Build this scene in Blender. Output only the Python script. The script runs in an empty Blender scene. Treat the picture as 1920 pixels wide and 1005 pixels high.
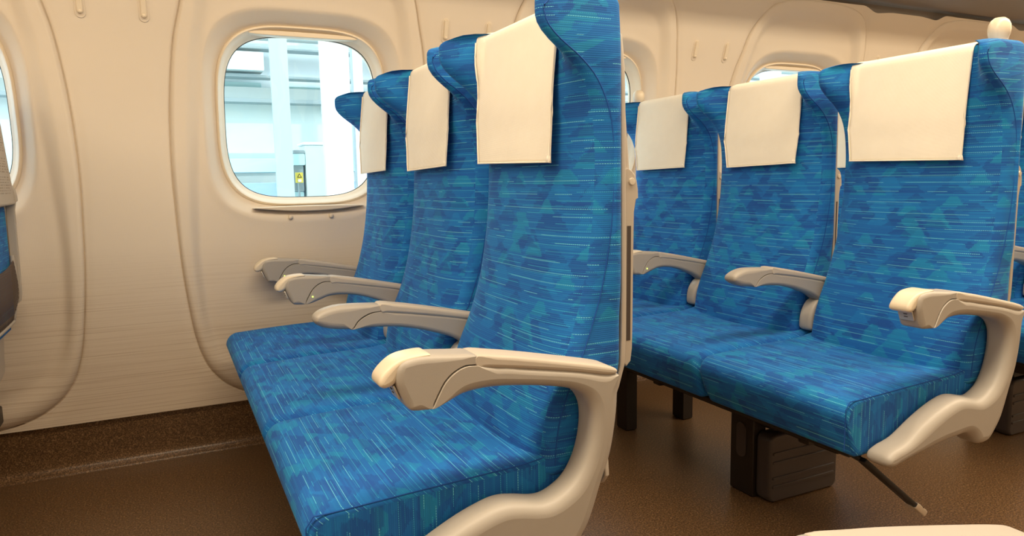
import bpy, math, random
from math import sin, cos, pi, sqrt, atan2
from mathutils import Vector, Matrix
random.seed(7)
COL = bpy.context.scene.collection

# ---------------------------------------------------------------- camera
CX, CY, CZ = -0.66290, -0.91677, 0.85482
YAW, PIT, ROL, FPX = map(float, (math.radians(25.674), math.radians(7.005), math.radians(-1.010), 1345.02))
Fv = Vector((sin(YAW)*cos(PIT), cos(YAW)*cos(PIT), -sin(PIT)))
Rv = Vector((cos(YAW), -sin(YAW), 0)); Uv = Rv.cross(Fv)
R2 = Rv*cos(ROL) + Uv*sin(ROL); U2 = -Rv*sin(ROL) + Uv*cos(ROL)
cd = bpy.data.cameras.new('camera'); cam = bpy.data.objects.new('camera', cd); COL.objects.link(cam)
cd.sensor_width = 36; cd.lens = FPX/1920*36; cd.clip_start = .02; cd.clip_end = 300
cam.matrix_world = Matrix(((R2.x, U2.x, -Fv.x, CX), (R2.y, U2.y, -Fv.y, CY), (R2.z, U2.z, -Fv.z, CZ), (0, 0, 0, 1)))
bpy.context.scene.camera = cam

# ---------------------------------------------------------------- world, sun, cabin light, exposure
vs = bpy.context.scene.view_settings
vs.view_transform = 'Standard'; vs.look = 'None'; vs.gamma = 1; vs.use_curve_mapping = False
vs.exposure = 0.45
W = bpy.data.worlds.new('daylight'); bpy.context.scene.world = W; W.use_nodes = True
bg = W.node_tree.nodes['Background']; bg.inputs[0].default_value = (.84, .96, 1, 1); bg.inputs[1].default_value = 2.2
sd = bpy.data.lights.new('sun', 'SUN'); sd.energy = 1.0; sd.angle = .02; sd.color = (1, .97, .92)
so = bpy.data.objects.new('sun', sd); COL.objects.link(so)
so.rotation_euler = Vector((.25, .75, -.75)).to_track_quat('-Z', 'Y').to_euler()
CABIN = (1, .83, .60)
def area(name, loc, sx, sy, power, color=CABIN, target=None):
    d = bpy.data.lights.new(name, 'AREA'); d.shape = 'RECTANGLE'; d.size = sx; d.size_y = sy
    d.energy = power; d.color = color
    o = bpy.data.objects.new(name, d); COL.objects.link(o); o.location = loc
    if target: o.rotation_euler = (Vector(target)-Vector(loc)).to_track_quat('-Z', 'Y').to_euler()
    return o
area('cabin_light_aisle', (1.2, -.30, 2.14), 9.6, .34, 118)
area('rack_light_far_side', (1.2, -1.30, 1.80), 9.6, .12, 21, target=(1.2, .9, 1.35))
area('rack_light_window_side', (1.2, .78, 1.70), 9.6, .08, 16, target=(1.2, .1, .9))

# ---------------------------------------------------------------- node helpers
def newmat(name):
    m = bpy.data.materials.new(name); m.use_nodes = True
    nt = m.node_tree; b = nt.nodes['Principled BSDF']
    return m, nt, b
def rgb(h):
    c = [int(h[i:i+2], 16)/255 for i in (0, 2, 4)]
    return tuple((x/12.92 if x <= .04045 else ((x+.055)/1.055)**2.4) for x in c)+(1,)
class NB:
    def __init__(s, nt): s.nt = nt
    def val(s, v, sock):
        if hasattr(v, 'is_linked') or hasattr(v, 'links'): s.nt.links.new(v, sock)
        else: sock.default_value = v
    def m(s, op, a, b=None, c=None, clamp=False):
        n = s.nt.nodes.new('ShaderNodeMath'); n.operation = op; n.use_clamp = clamp
        s.val(a, n.inputs[0])
        if b is not None: s.val(b, n.inputs[1])
        if c is not None: s.val(c, n.inputs[2])
        return n.outputs[0]
    def comb(s, x, y, z=0.0):
        n = s.nt.nodes.new('ShaderNodeCombineXYZ'); s.val(x, n.inputs[0]); s.val(y, n.inputs[1]); s.val(z, n.inputs[2]); return n.outputs[0]
    def white(s, vec):
        n = s.nt.nodes.new('ShaderNodeTexWhiteNoise'); n.noise_dimensions = '3D'; s.nt.links.new(vec, n.inputs['Vector']); return n.outputs['Value']
    def noise(s, vec, scale, detail=2, rough=.5):
        n = s.nt.nodes.new('ShaderNodeTexNoise'); s.nt.links.new(vec, n.inputs['Vector'])
        n.inputs['Scale'].default_value = scale; n.inputs['Detail'].default_value = detail; n.inputs['Roughness'].default_value = rough
        return n.outputs['Fac']
    def mix(s, f, a, b, typ='MIX'):
        n = s.nt.nodes.new('ShaderNodeMix'); n.data_type = 'RGBA'; n.blend_type = typ
        s.val(f, n.inputs[0]); s.val(a, n.inputs[6]); s.val(b, n.inputs[7]); return n.outputs[2]
    def bump(s, h, strength, dist, bsdf):
        n = s.nt.nodes.new('ShaderNodeBump'); n.inputs['Strength'].default_value = strength; n.inputs['Distance'].default_value = dist
        s.nt.links.new(h, n.inputs['Height']); s.nt.links.new(n.outputs[0], bsdf.inputs['Normal'])

def m_fabric():
    m, nt, b = newmat('blue_moquette'); q = NB(nt)
    uv = nt.nodes.new('ShaderNodeUVMap').outputs[0]
    oi = nt.nodes.new('ShaderNodeObjectInfo')
    sp = nt.nodes.new('ShaderNodeSeparateXYZ'); nt.links.new(uv, sp.inputs[0])
    u = sp.outputs[0]; v = q.m('ADD', sp.outputs[1], q.m('MULTIPLY', oi.outputs['Random'], 3.1))
    base = rgb('0362b0'); dark = rgb('024896'); mid = rgb('0470ba'); cyan = rgb('0a86b4')
    col = base
    # stepped trapezoid patches, two overlapping sizes
    def layer(col, w, h, seed, tone, thr, amt):
        vr = q.m('DIVIDE', q.m('ADD', v, seed*.37), h); r = q.m('FLOOR', vr); t = q.m('FRACT', vr)
        t = q.m('DIVIDE', q.m('FLOOR', q.m('MULTIPLY', t, h/.0032)), h/.0032)
        sh = q.white(q.comb(r, seed+.5, 3.3))
        uc = q.m('ADD', q.m('DIVIDE', u, w), q.m('MULTIPLY', sh, 7.0))
        c = q.m('FLOOR', uc); p = q.m('ABSOLUTE', q.m('SUBTRACT', q.m('FRACT', uc), .5))
        rnd = q.white(q.comb(c, r, seed))
        wid = q.m('MULTIPLY_ADD', q.white(q.comb(c, r, seed+9.1)), .2, .28)
        lim = q.m('SUBTRACT', wid, q.m('MULTIPLY', t, .27))
        jag = q.m('MULTIPLY', q.m('SUBTRACT', q.white(q.comb(c, q.m('FLOOR', q.m('DIVIDE', v, .0032)), seed)), .5), .06)
        inside = q.m('LESS_THAN', q.m('ADD', p, jag), lim)
        on = q.m('GREATER_THAN', rnd, thr)
        f = q.m('MULTIPLY', q.m('MULTIPLY', inside, on), amt)
        return q.mix(f, col, tone)
    col = layer(col, .110, .036, 1.0, dark, .50, .7)
    col = layer(col, .085, .030, 2.0, mid, .40, .7)
    col = layer(col, .070, .024, 3.0, cyan, .66, .6)
    col = layer(col, .095, .020, 4.0, dark, .62, .6)
    # broad woven streaks
    fn = q.noise(q.comb(q.m('MULTIPLY', u, 3.0), q.m('MULTIPLY', v, 150.0)), 1.0, 2)
    col = q.mix(q.m('MULTIPLY', q.m('SUBTRACT', fn, .50, clamp=True), 1.5, clamp=True), col, rgb('0882c6'))
    fn2 = q.noise(q.comb(q.m('MULTIPLY', u, 2.2), q.m('MULTIPLY_ADD', v, 110.0, 40.0)), 1.0, 2)
    col = q.mix(q.m('MULTIPLY', q.m('SUBTRACT', fn2, .5, clamp=True), 1.8, clamp=True), col, rgb('023e98'))
    # dashed thread lines
    def dashes(col, pitch, thick, seed, thr, period, duty, tone, amt):
        vr = q.m('ADD', q.m('DIVIDE', v, pitch), seed*.31); k = q.m('FLOOR', vr)
        line = q.m('LESS_THAN', q.m('ABSOLUTE', q.m('SUBTRACT', q.m('FRACT', vr), q.m('MULTIPLY_ADD', q.white(q.comb(k, seed, 1.7)), .5, .25))), thick/pitch/2)
        seg = q.noise(q.comb(q.m('MULTIPLY', u, 9.0), q.m('MULTIPLY', k, 5.77), seed), 1.0, 1)
        on = q.m('GREATER_THAN', seg, thr)
        ds = q.m('LESS_THAN', q.m('FRACT', q.m('DIVIDE', u, period)), duty)
        f = q.m('MULTIPLY', q.m('MULTIPLY', line, on), q.m('MULTIPLY', q.m('MULTIPLY_ADD', ds, .85, .15), amt))
        return q.mix(f, col, tone)
    col = dashes(col, .0125, .0010, 1.0, .50, .0034, .55, rgb('3cb4d8'), .8)
    col = dashes(col, .0215, .0011, 2.0, .50, .0040, .60, rgb('70cfe4'), .85)
    col = dashes(col, .0062, .0006, 3.0, .55, .0030, .6, rgb('20a0cc'), .6)
    nt.links.new(col, b.inputs['Base Color'])
    b.inputs['Roughness'].default_value = .85
    b.inputs['Sheen Weight'].default_value = .12; b.inputs['Sheen Roughness'].default_value = .4; b.inputs['Sheen Tint'].default_value = (.3, .7, 1, 1)
    rib = q.m('SINE', q.m('MULTIPLY', v, 2*pi/.0032))
    gr = q.m('ADD', q.m('MULTIPLY', rib, .5), q.noise(q.comb(q.m('MULTIPLY', u, 700), q.m('MULTIPLY', v, 700)), 1.0, 1))
    q.bump(gr, .2, .0006, b)
    return m
def m_plain(name, col, rough=.5, bumpscale=None, bstr=.1, metal=0, noise_amt=.0, spec=.5):
    m, nt, b = newmat(name); q = NB(nt)
    tc = nt.nodes.new('ShaderNodeTexCoord').outputs['Object']
    n = q.noise(tc, 14.0, 3)
    c = q.mix(q.m('MULTIPLY', n, noise_amt), col, tuple(x*.72 for x in col[:3])+(1,))
    nt.links.new(c, b.inputs['Base Color'])
    b.inputs['Roughness'].default_value = rough; b.inputs['Metallic'].default_value = metal
    b.inputs['Specular IOR Level'].default_value = spec
    if bumpscale: q.bump(q.noise(tc, bumpscale, 2), bstr, .0006, b)
    return m
def m_wall():
    m, nt, b = newmat('cream_wall_panel'); q = NB(nt)
    g = nt.nodes.new('ShaderNodeNewGeometry').outputs['Position']
    s = nt.nodes.new('ShaderNodeSeparateXYZ'); nt.links.new(g, s.inputs[0]); x, z = s.outputs[0], s.outputs[2]
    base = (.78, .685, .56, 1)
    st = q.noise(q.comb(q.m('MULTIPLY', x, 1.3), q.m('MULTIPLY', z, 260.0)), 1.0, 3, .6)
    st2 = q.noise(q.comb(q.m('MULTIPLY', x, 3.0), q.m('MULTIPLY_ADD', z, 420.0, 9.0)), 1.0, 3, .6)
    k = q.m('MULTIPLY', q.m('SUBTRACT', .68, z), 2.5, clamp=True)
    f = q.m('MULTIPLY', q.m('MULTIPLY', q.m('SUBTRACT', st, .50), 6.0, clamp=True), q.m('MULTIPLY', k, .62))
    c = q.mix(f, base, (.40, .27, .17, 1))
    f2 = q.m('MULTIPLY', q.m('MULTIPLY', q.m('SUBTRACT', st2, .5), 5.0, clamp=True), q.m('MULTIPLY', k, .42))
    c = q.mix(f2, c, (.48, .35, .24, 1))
    c = q.mix(q.m('MULTIPLY', k, .42), c, (.54, .41, .29, 1))  # print ground tone, deepened towards the floor to paint in the light falloff
    nt.links.new(c, b.inputs['Base Color']); b.inputs['Roughness'].default_value = .5; b.inputs['Specular IOR Level'].default_value = .35
    tx = q.m('ADD', q.m('SINE', q.m('MULTIPLY', x, 2*pi/.0042)), q.m('SINE', q.m('MULTIPLY', z, 2*pi/.0042)))
    q.bump(q.m('ADD', tx, q.m('MULTIPLY', q.noise(g, 300.0, 2), 2.0)), .03, .0004, b)
    return m
def m_floor():
    m, nt, b = newmat('speckled_brown_floor'); q = NB(nt)
    g = nt.nodes.new('ShaderNodeNewGeometry').outputs['Position']
    n = q.noise(g, 260.0, 2, .7); n2 = q.noise(g, 130.0, 2, .7); n3 = q.noise(g, 2.5, 3)
    c = q.mix(q.m('MULTIPLY', q.m('SUBTRACT', n, .42), 4.0, clamp=True), (.075, .041, .018, 1), (.30, .165, .075, 1))
    c = q.mix(q.m('MULTIPLY', q.m('SUBTRACT', n2, .55), 5.0, clamp=True), c, (.36, .215, .105, 1))
    c = q.mix(q.m('MULTIPLY', n3, .35), c, (.09, .048, .022, 1))
    nt.links.new(c, b.inputs['Base Color']); b.inputs['Roughness'].default_value = .33; b.inputs['Specular IOR Level'].default_value = .45
    q.bump(n, .25, .0006, b)
    return m
def m_cloth():
    m, nt, b = newmat('cream_cotton'); q = NB(nt)
    uv = nt.nodes.new('ShaderNodeUVMap').outputs[0]
    s = nt.nodes.new('ShaderNodeSeparateXYZ'); nt.links.new(uv, s.inputs[0]); u, v = s.outputs[0], s.outputs[1]
    w = q.m('ADD', q.m('SINE', q.m('MULTIPLY', u, 2*pi/.0016)), q.m('SINE', q.m('MULTIPLY', v, 2*pi/.0016)))
    n = q.noise(uv, 30.0, 3)
    c = q.mix(n, (.92, .86, .74, 1), (.88, .815, .69, 1))
    nt.links.new(c, b.inputs['Base Color']); b.inputs['Roughness'].default_value = .8
    b.inputs['Sheen Weight'].default_value = .15
    q.bump(q.m('ADD', w, q.m('MULTIPLY', q.noise(uv, 22.0, 3), 12.0)), .22, .0009, b)
    return m
def m_glass():
    m = bpy.data.materials.new('window_glass'); m.use_nodes = True; nt = m.node_tree; nt.nodes.clear()
    o = nt.nodes.new('ShaderNodeOutputMaterial'); mx = nt.nodes.new('ShaderNodeMixShader')
    t = nt.nodes.new('ShaderNodeBsdfTransparent'); t.inputs[0].default_value = (.95, .99, 1, 1)
    g = nt.nodes.new('ShaderNodeBsdfGlossy'); g.inputs[1].default_value = .02
    f = nt.nodes.new('ShaderNodeLayerWeight'); q = NB(nt)
    fr = q.m('MULTIPLY_ADD', q.m('POWER', f.outputs['Facing'], 5.0), .6, .03)
    nt.links.new(fr, mx.inputs[0]); nt.links.new(t.outputs[0], mx.inputs[1]); nt.links.new(g.outputs[0], mx.inputs[2]); nt.links.new(mx.outputs[0], o.inputs[0])
    return m
def m_emit(name, col, s):
    m, nt, b = newmat(name); b.inputs['Base Color'].default_value = col; b.inputs['Emission Color'].default_value = col; b.inputs['Emission Strength'].default_value = s
    return m
def m_net():
    m, nt, b = newmat('net_mesh'); q = NB(nt)
    uv = nt.nodes.new('ShaderNodeTexCoord').outputs['Object']
    s = nt.nodes.new('ShaderNodeSeparateXYZ'); nt.links.new(uv, s.inputs[0]); y, z = s.outputs[1], s.outputs[2]
    a = q.m('ABSOLUTE', q.m('SINE', q.m('MULTIPLY', q.m('ADD', y, z), pi/.011)))
    c = q.m('ABSOLUTE', q.m('SINE', q.m('MULTIPLY', q.m('SUBTRACT', y, z), pi/.011)))
    f = q.m('LESS_THAN', q.m('MINIMUM', a, c), .5)
    nt.links.new(f, b.inputs['Alpha']); b.inputs['Base Color'].default_value = (.16, .11, .08, 1); b.inputs['Roughness'].default_value = .8
    return m
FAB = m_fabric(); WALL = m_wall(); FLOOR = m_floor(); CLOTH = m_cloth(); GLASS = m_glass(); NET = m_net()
ARM = m_plain('warm_grey_plastic', (.40, .362, .315, 1), .42, 900, .15, noise_amt=.1)
PAD = m_plain('cream_soft_pad', (.52, .455, .375, 1), .48, 700, .12, noise_amt=.1)
BTN = m_plain('cream_gloss_lever', (.72, .62, .47, 1), .3, noise_amt=.05)
SHELL = m_plain('beige_shell_plastic', (.48, .425, .36, 1), .45, 600, .12, noise_amt=.1)
TRIM = m_plain('cream_trim_plastic', (.80, .69, .53, 1), .4, noise_amt=.05)
DARK = m_plain('dark_brown_metal', (.020, .013, .009, 1), .45, noise_amt=.3)
BOXM = m_plain('grey_brown_box_plastic', (.065, .05, .045, 1), .42, noise_amt=.3)
BLACK = m_plain('black_rubber', (.012, .011, .011, 1), .5)
METAL = m_plain('brushed_metal', (.78, .72, .62, 1), .38, metal=.6, noise_amt=.3)
PIPE = m_plain('dark_blue_piping', rgb('024a9c'), .8, 900, .3)
LED = m_emit('green_led', (.6, 1, .1, 1), 3.0)
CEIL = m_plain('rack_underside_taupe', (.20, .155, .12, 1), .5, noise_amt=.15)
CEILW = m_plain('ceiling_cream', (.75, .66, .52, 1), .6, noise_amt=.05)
INK = m_plain('printed_grey_ink', (.33, .27, .21, 1), .6)

# ---------------------------------------------------------------- mesh helpers
def mesh(name, V, F, mat, parent=None, uv=None, smooth=True, sub=0, sharp=None):
    me = bpy.data.meshes.new(name); me.from_pydata([tuple(v) for v in V], [], F)
    if uv:
        L = me.uv_layers.new(name='UVMap')
        for p in me.polygons:
            for li, k in zip(p.loop_indices, range(len(p.loop_indices))):
                L.data[li].uv = uv[p.index][k]
    me.materials.append(mat); me.update()
    if smooth:
        me.polygons.foreach_set('use_smooth', [True]*len(me.polygons))
        if sharp is not None: me.set_sharp_from_angle(angle=math.radians(sharp))
    o = bpy.data.objects.new(name, me); COL.objects.link(o)
    if parent: o.parent = parent
    if sub:
        s = o.modifiers.new('sub', 'SUBSURF'); s.levels = s.render_levels = sub
    return o
def tag(o, label=None, cat=None, group=None, kind=None):
    if label: o['label'] = label
    if cat: o['category'] = cat
    if group: o['group'] = group
    if kind: o['kind'] = kind
    return o
def empty(name, loc=(0, 0, 0)):
    o = bpy.data.objects.new(name, None); COL.objects.link(o); o.location = loc; o.empty_display_size = .1; return o
def catmull(P, n, closed=True):
    N = len(P); out = []; segs = N if closed else N-1
    for i in range(segs):
        p0 = P[(i-1) % N] if closed or i > 0 else P[0]; p1 = P[i]; p2 = P[(i+1) % N]; p3 = P[(i+2) % N] if closed or i+2 < N else P[-1]
        for k in range(n):
            t = k/n
            out.append(tuple(.5*((2*b)+(-a+c)*t+(2*a-5*b+4*c-d)*t*t+(-a+3*b-3*c+d)*t**3) for a, b, c, d in zip(p0, p1, p2, p3)))
    if not closed: out.append(tuple(P[-1]))
    return out
def interp(T, x):
    T = sorted(T)
    if x <= T[0][0]: return T[0][1]
    for (a, va), (b, vb) in zip(T, T[1:]):
        if x <= b:
            t = (x-a)/(b-a); return va+(vb-va)*t
    return T[-1][1]
def interps(T, x):      # monotone-ish smooth interpolation
    T = sorted(T); n = len(T)
    if x <= T[0][0]: return T[0][1]
    if x >= T[-1][0]: return T[-1][1]
    for i in range(n-1):
        a, va = T[i]; b, vb = T[i+1]
        if x <= b:
            m0 = (vb-T[i-1][1])/(b-T[i-1][0]) if i > 0 else (vb-va)/(b-a)
            m1 = (T[i+2][1]-va)/(T[i+2][0]-a) if i+2 < n else (vb-va)/(b-a)
            h = b-a; t = (x-a)/h
            return (2*t**3-3*t*t+1)*va+(t**3-2*t*t+t)*h*m0+(-2*t**3+3*t*t)*vb+(t**3-t*t)*h*m1
def ss(a, b, x):
    t = max(0, min(1, (x-a)/(b-a))); return t*t*(3-2*t)
def orient(P):      # make outline counter-clockwise in (x,z)
    A = sum(a[0]*b[1]-b[0]*a[1] for a, b in zip(P, P[1:]+P[:1]))
    return P if A > 0 else P[::-1]
def slab(name, outline, y0, y1, r0, r1, mat, parent=None, n=6, smooth_n=4, axis='y', seams=()):
    """extrude a smoothed (x,z) outline from y0 to y1 with rounded rims"""
    P = catmull(outline, smooth_n) if smooth_n > 1 else list(outline)
    P = orient(P); N = len(P)
    nr = []
    for i in range(N):
        a, b = P[i-2], P[(i+2) % N]
        dx, dz = b[0]-a[0], b[1]-a[1]; l = math.hypot(dx, dz) or 1
        nr.append((-dz/l, dx/l))       # inward normal for ccw
    rings = []
    R_ = max(r0, r1, 1e-6); lim = []
    for p, q in zip(P, nr):
        m_ = R_*1.2
        for o_ in P:
            dx, dz = o_[0]-p[0], o_[1]-p[1]; t = q[0]*dx+q[1]*dz
            if t > 1e-7: m_ = min(m_, (dx*dx+dz*dz)/(2*t))
        lim.append(m_*.82)
    for sm in seams:
        for i, p in enumerate(P):
            dd = 1e9
            for a, b in zip(sm, sm[1:]):
                ex, ez = b[0]-a[0], b[1]-a[1]; t = max(0, min(1, ((p[0]-a[0])*ex+(p[1]-a[1])*ez)/(ex*ex+ez*ez)))
                dd = min(dd, math.hypot(p[0]-a[0]-ex*t, p[1]-a[1]-ez*t))
            if dd < .0025: lim[i] = min(lim[i], .0013)
    lim2 = [min(lim[(i+k) % N] for k in (-1, 0, 1)) for i in range(N)]
    lim = [sum(lim2[(i+k) % N] for k in (-1, 0, 1))/3 for i in range(N)]
    def ring(d, y): rings.append([(p[0]+q[0]*min(d, l*d/R_ if l < R_ else d), y, p[1]+q[1]*min(d, l*d/R_ if l < R_ else d)) for p, q, l in zip(P, nr, lim)])
    for k in range(n+1):
        a = pi/2*k/n; ring(r0*(1-sin(a)), y0+r0*(1-cos(a)))
    for k in range(n+1):
        a = pi/2*k/n; ring(r1*(1-cos(a)), y1-r1*(1-sin(a)))
    V = [v for r in rings for v in r]; F = []
    for i in range(len(rings)-1):
        for j in range(N):
            a, b = i*N+j, i*N+(j+1) % N
            F.append((a, b, b+N, a+N))
    F.append(tuple(range(N)))      # y0 cap
    F.append(tuple(reversed([(len(rings)-1)*N+j for j in range(N)])))
    if axis == 'x': V = [(v[1], v[0], v[2]) for v in V]; F = [f[::-1] for f in F]
    if axis == 'z': V = [(v[0], v[2], v[1]) for v in V]; F = [f[::-1] for f in F]
    uvp = [tuple((V[q][1], V[q][2]) for q in f) for f in F] if mat.name == 'blue_moquette' else None
    o = mesh(name, V, F, mat, parent, uv=uvp, sharp=38)
    return o
def rrect(cx, cz, w, h, r, n=6):
    P = []
    for sx, sz, a0 in ((1, 1, 0), (-1, 1, pi/2), (-1, -1, pi), (1, -1, 3*pi/2)):
        for k in range(n+1):
            a = a0+pi/2*k/n; P.append((cx+sx*(w/2-r)+r*cos(a), cz+sz*(h/2-r)+r*sin(a)))
    return P
def box(name, x0, x1, y0, y1, z0, z1, mat, parent=None, r=.003):
    r = min(r, (x1-x0)/2.1, (y1-y0)/2.1, (z1-z0)/2.1)
    return slab(name, rrect((x0+x1)/2, (z0+z1)/2, x1-x0, z1-z0, r, 3), y0, y1, r, r, mat, parent, n=3, smooth_n=1)
def tube(name, P, r, mat, parent=None, n=10, smooth=4):
    P = catmull(P, smooth, closed=False) if smooth > 1 else P
    V = []; F = []; N = len(P)
    up = Vector((0, 0, 1))
    for i, p in enumerate(P):
        t = (Vector(P[min(i+1, N-1)])-Vector(P[max(i-1, 0)])).normalized()
        a = t.cross(up); a = a.normalized() if a.length > .05 else t.cross(Vector((0, 1, 0))).normalized(); b = t.cross(a)
        for k in range(n):
            an = 2*pi*k/n; V.append(Vector(p)+a*cos(an)*r+b*sin(an)*r)
    for i in range(N-1):
        for k in range(n):
            a, b = i*n+k, i*n+(k+1) % n; F.append((a, b, b+n, a+n))
    F.append(tuple(reversed(range(n)))); F.append(tuple((N-1)*n+k for k in range(n)))
    return mesh(name, V, F, mat, parent, sharp=50)
def lathe(name, prof, c, mat, parent=None, n=24, axis='z'):
    V = []; F = []; M = len(prof)
    for r, h in prof:
        for k in range(n):
            a = 2*pi*k/n
            p = (r*cos(a), r*sin(a), h) if axis == 'z' else (r*cos(a), h, r*sin(a)) if axis == 'y' else (h, r*cos(a), r*sin(a))
            V.append((c[0]+p[0], c[1]+p[1], c[2]+p[2]))
    for i in range(M-1):
        for k in range(n):
            a, b = i*n+k, i*n+(k+1) % n; F.append((a, b, b+n, a+n))
    F.append(tuple(reversed(range(n)))); F.append(tuple((M-1)*n+k for k in range(n)))
    return mesh(name, V, F, mat, parent, sharp=50)

# ================================================================ SEATS
S = .476; H = .212; PITCH = 1.04
E_T = [(.40, -.157), (.43, -.156), (.48, -.148), (.53, -.130), (.576, -.108), (.624, -.089), (.668, -.074), (.72, -.062), (.76, -.055), (.80, -.050),
       (.884, -.046), (.924, -.049), (.952, -.054), (.976, -.062), (1.0, -.074), (1.018, -.088), (1.035, -.106), (1.05, -.128), (1.066, -.149), (1.08, -.161), (1.096, -.166), (1.14, -.166)]
C_T = [(.40, -.172), (.43, -.170), (.48, -.160), (.53, -.147), (.6, -.127), (.66, -.114), (.7, -.107), (.76, -.099), (.82, -.094), (.884, -.091), (.95, -.088), (1.02, -.086), (1.08, -.084), (1.14, -.078)]
B0 = -.016
def front(z, y):
    e = interps(E_T, z); c = interps(C_T, z); a = min(1, abs(y)/H)
    wing = ss(.93, 1.03, z)
    lo = a**4.2
    hi = ss(.68, .99, a)
    f = lo*(1-wing)+hi*wing
    return c+(e-c)*f
def backx(z): return B0-.040*ss(.57, .42, z)
def section(z, d=0.0, r=.014, z0=None):
    z0 = z if z0 is None else z0
    """closed loop of (x, y, u): front left->right, right side, back, left side"""
    h = H-d; P = []
    xe = front(z, H)+d
    for j in range(33):
        y = -(h-r)+2*(h-r)*j/32
        yy = y*H/h
        P.append((front(z, yy)+d, y))
    xr = P[-1][0]+0
    for k in range(1, 6):
        a = pi/2*k/5; P.append((xe+r-r*cos(a)+(xr-xe)*(1-k/5), h-r+r*sin(a)))
    b = backx(z0)-d
    bg_ = .005*ss(.62, .70, z0)*ss(1.13, 1.04, z0)
    for k in range(1, 7): P.append((xe+r+(b-.012-xe-r)*k/6, h+bg_*ss(0, 1, k/6)))
    for k in range(1, 4):
        a = pi/2*k/3; P.append((b-.012+.012*sin(a), h+bg_-.012+.012*cos(a)))
    for k in range(1, 12): P.append((b, (h-.012)*(1-2*k/12)))
    Q = P[33:33+14]
    for (x, y) in reversed(Q): P.append((x, -y))
    return P
def make_backrest(parent):
    zs = [.40+.012*i for i in range(int((1.118-.40)/.012)+1)] + [1.120]
    levels = [(z, 0) for z in zs]
    levels = [(.385, .02), (.388, .01), (.393, .004)] + levels
    for k in range(1, 7):
        a = pi/2*k/6; levels.append((1.120+.012*sin(a), .012*(1-cos(a))))
    levels += [(1.1335, .020), (1.1345, .032)]
    V = []; F = []; uv = []
    N = None; UV = []
    acc = 0; pz = None
    for z, d in levels:
        P = section(max(z, .40), d); N = len(P)
        if pz is not None: acc += math.hypot(z-pz[0], d-pz[1])
        pz = (z, d); u = 0; row = []
        for i, (x, y) in enumerate(P):
            if i: u += math.hypot(x-P[i-1][0], y-P[i-1][1])
            zz = z - .009*ss(-.105, -.168, x)*ss(1.07, 1.125, z) - .006*ss(-.03, -.012, x)*ss(1.09, 1.125, z)
            V.append((x, y, zz)); row.append((u, acc+ (x*0)))
        row.append((u+.01, acc)); UV.append(row)
    for i in range(len(levels)-1):
        for j in range(N):
            a, b = i*N+j, i*N+(j+1) % N
            F.append((a, b, b+N, a+N)); uv.append((UV[i][j], UV[i][j+1], UV[i+1][j+1], UV[i+1][j]))
    # caps : strips between mirrored halves
    for lvl, flip in ((0, True), (len(levels)-1, False)):
        base = lvl*N
        f = tuple(base+j for j in range(N)); F.append(f[::-1] if flip else f)
        l = [(V[i][1]+.3, V[i][0]+1.3) for i in f]; uv.append(tuple(l[::-1] if flip else l))
    o = mesh('backrest', V, F, FAB, parent, uv=uv)
    # stitched piping down both wing edges
    for s in (-1, 1):
        P = []
        for k in range(40):
            z = .41+(1.112-.41)*k/39
            x = front(z, H)+.016
            P.append((x, s*(H+.0002), z-.008*ss(1.07, 1.125, z)*ss(-.105, -.168, x-.016)))
        P += [(-.125, s*(H-.003), 1.124), (-.09, s*(H-.006), 1.1295), (-.045, s*(H-.006), 1.1285)]
        tube('seam_piping', P, .0011, PIPE, o, n=6, smooth=2)
    return o
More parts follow.
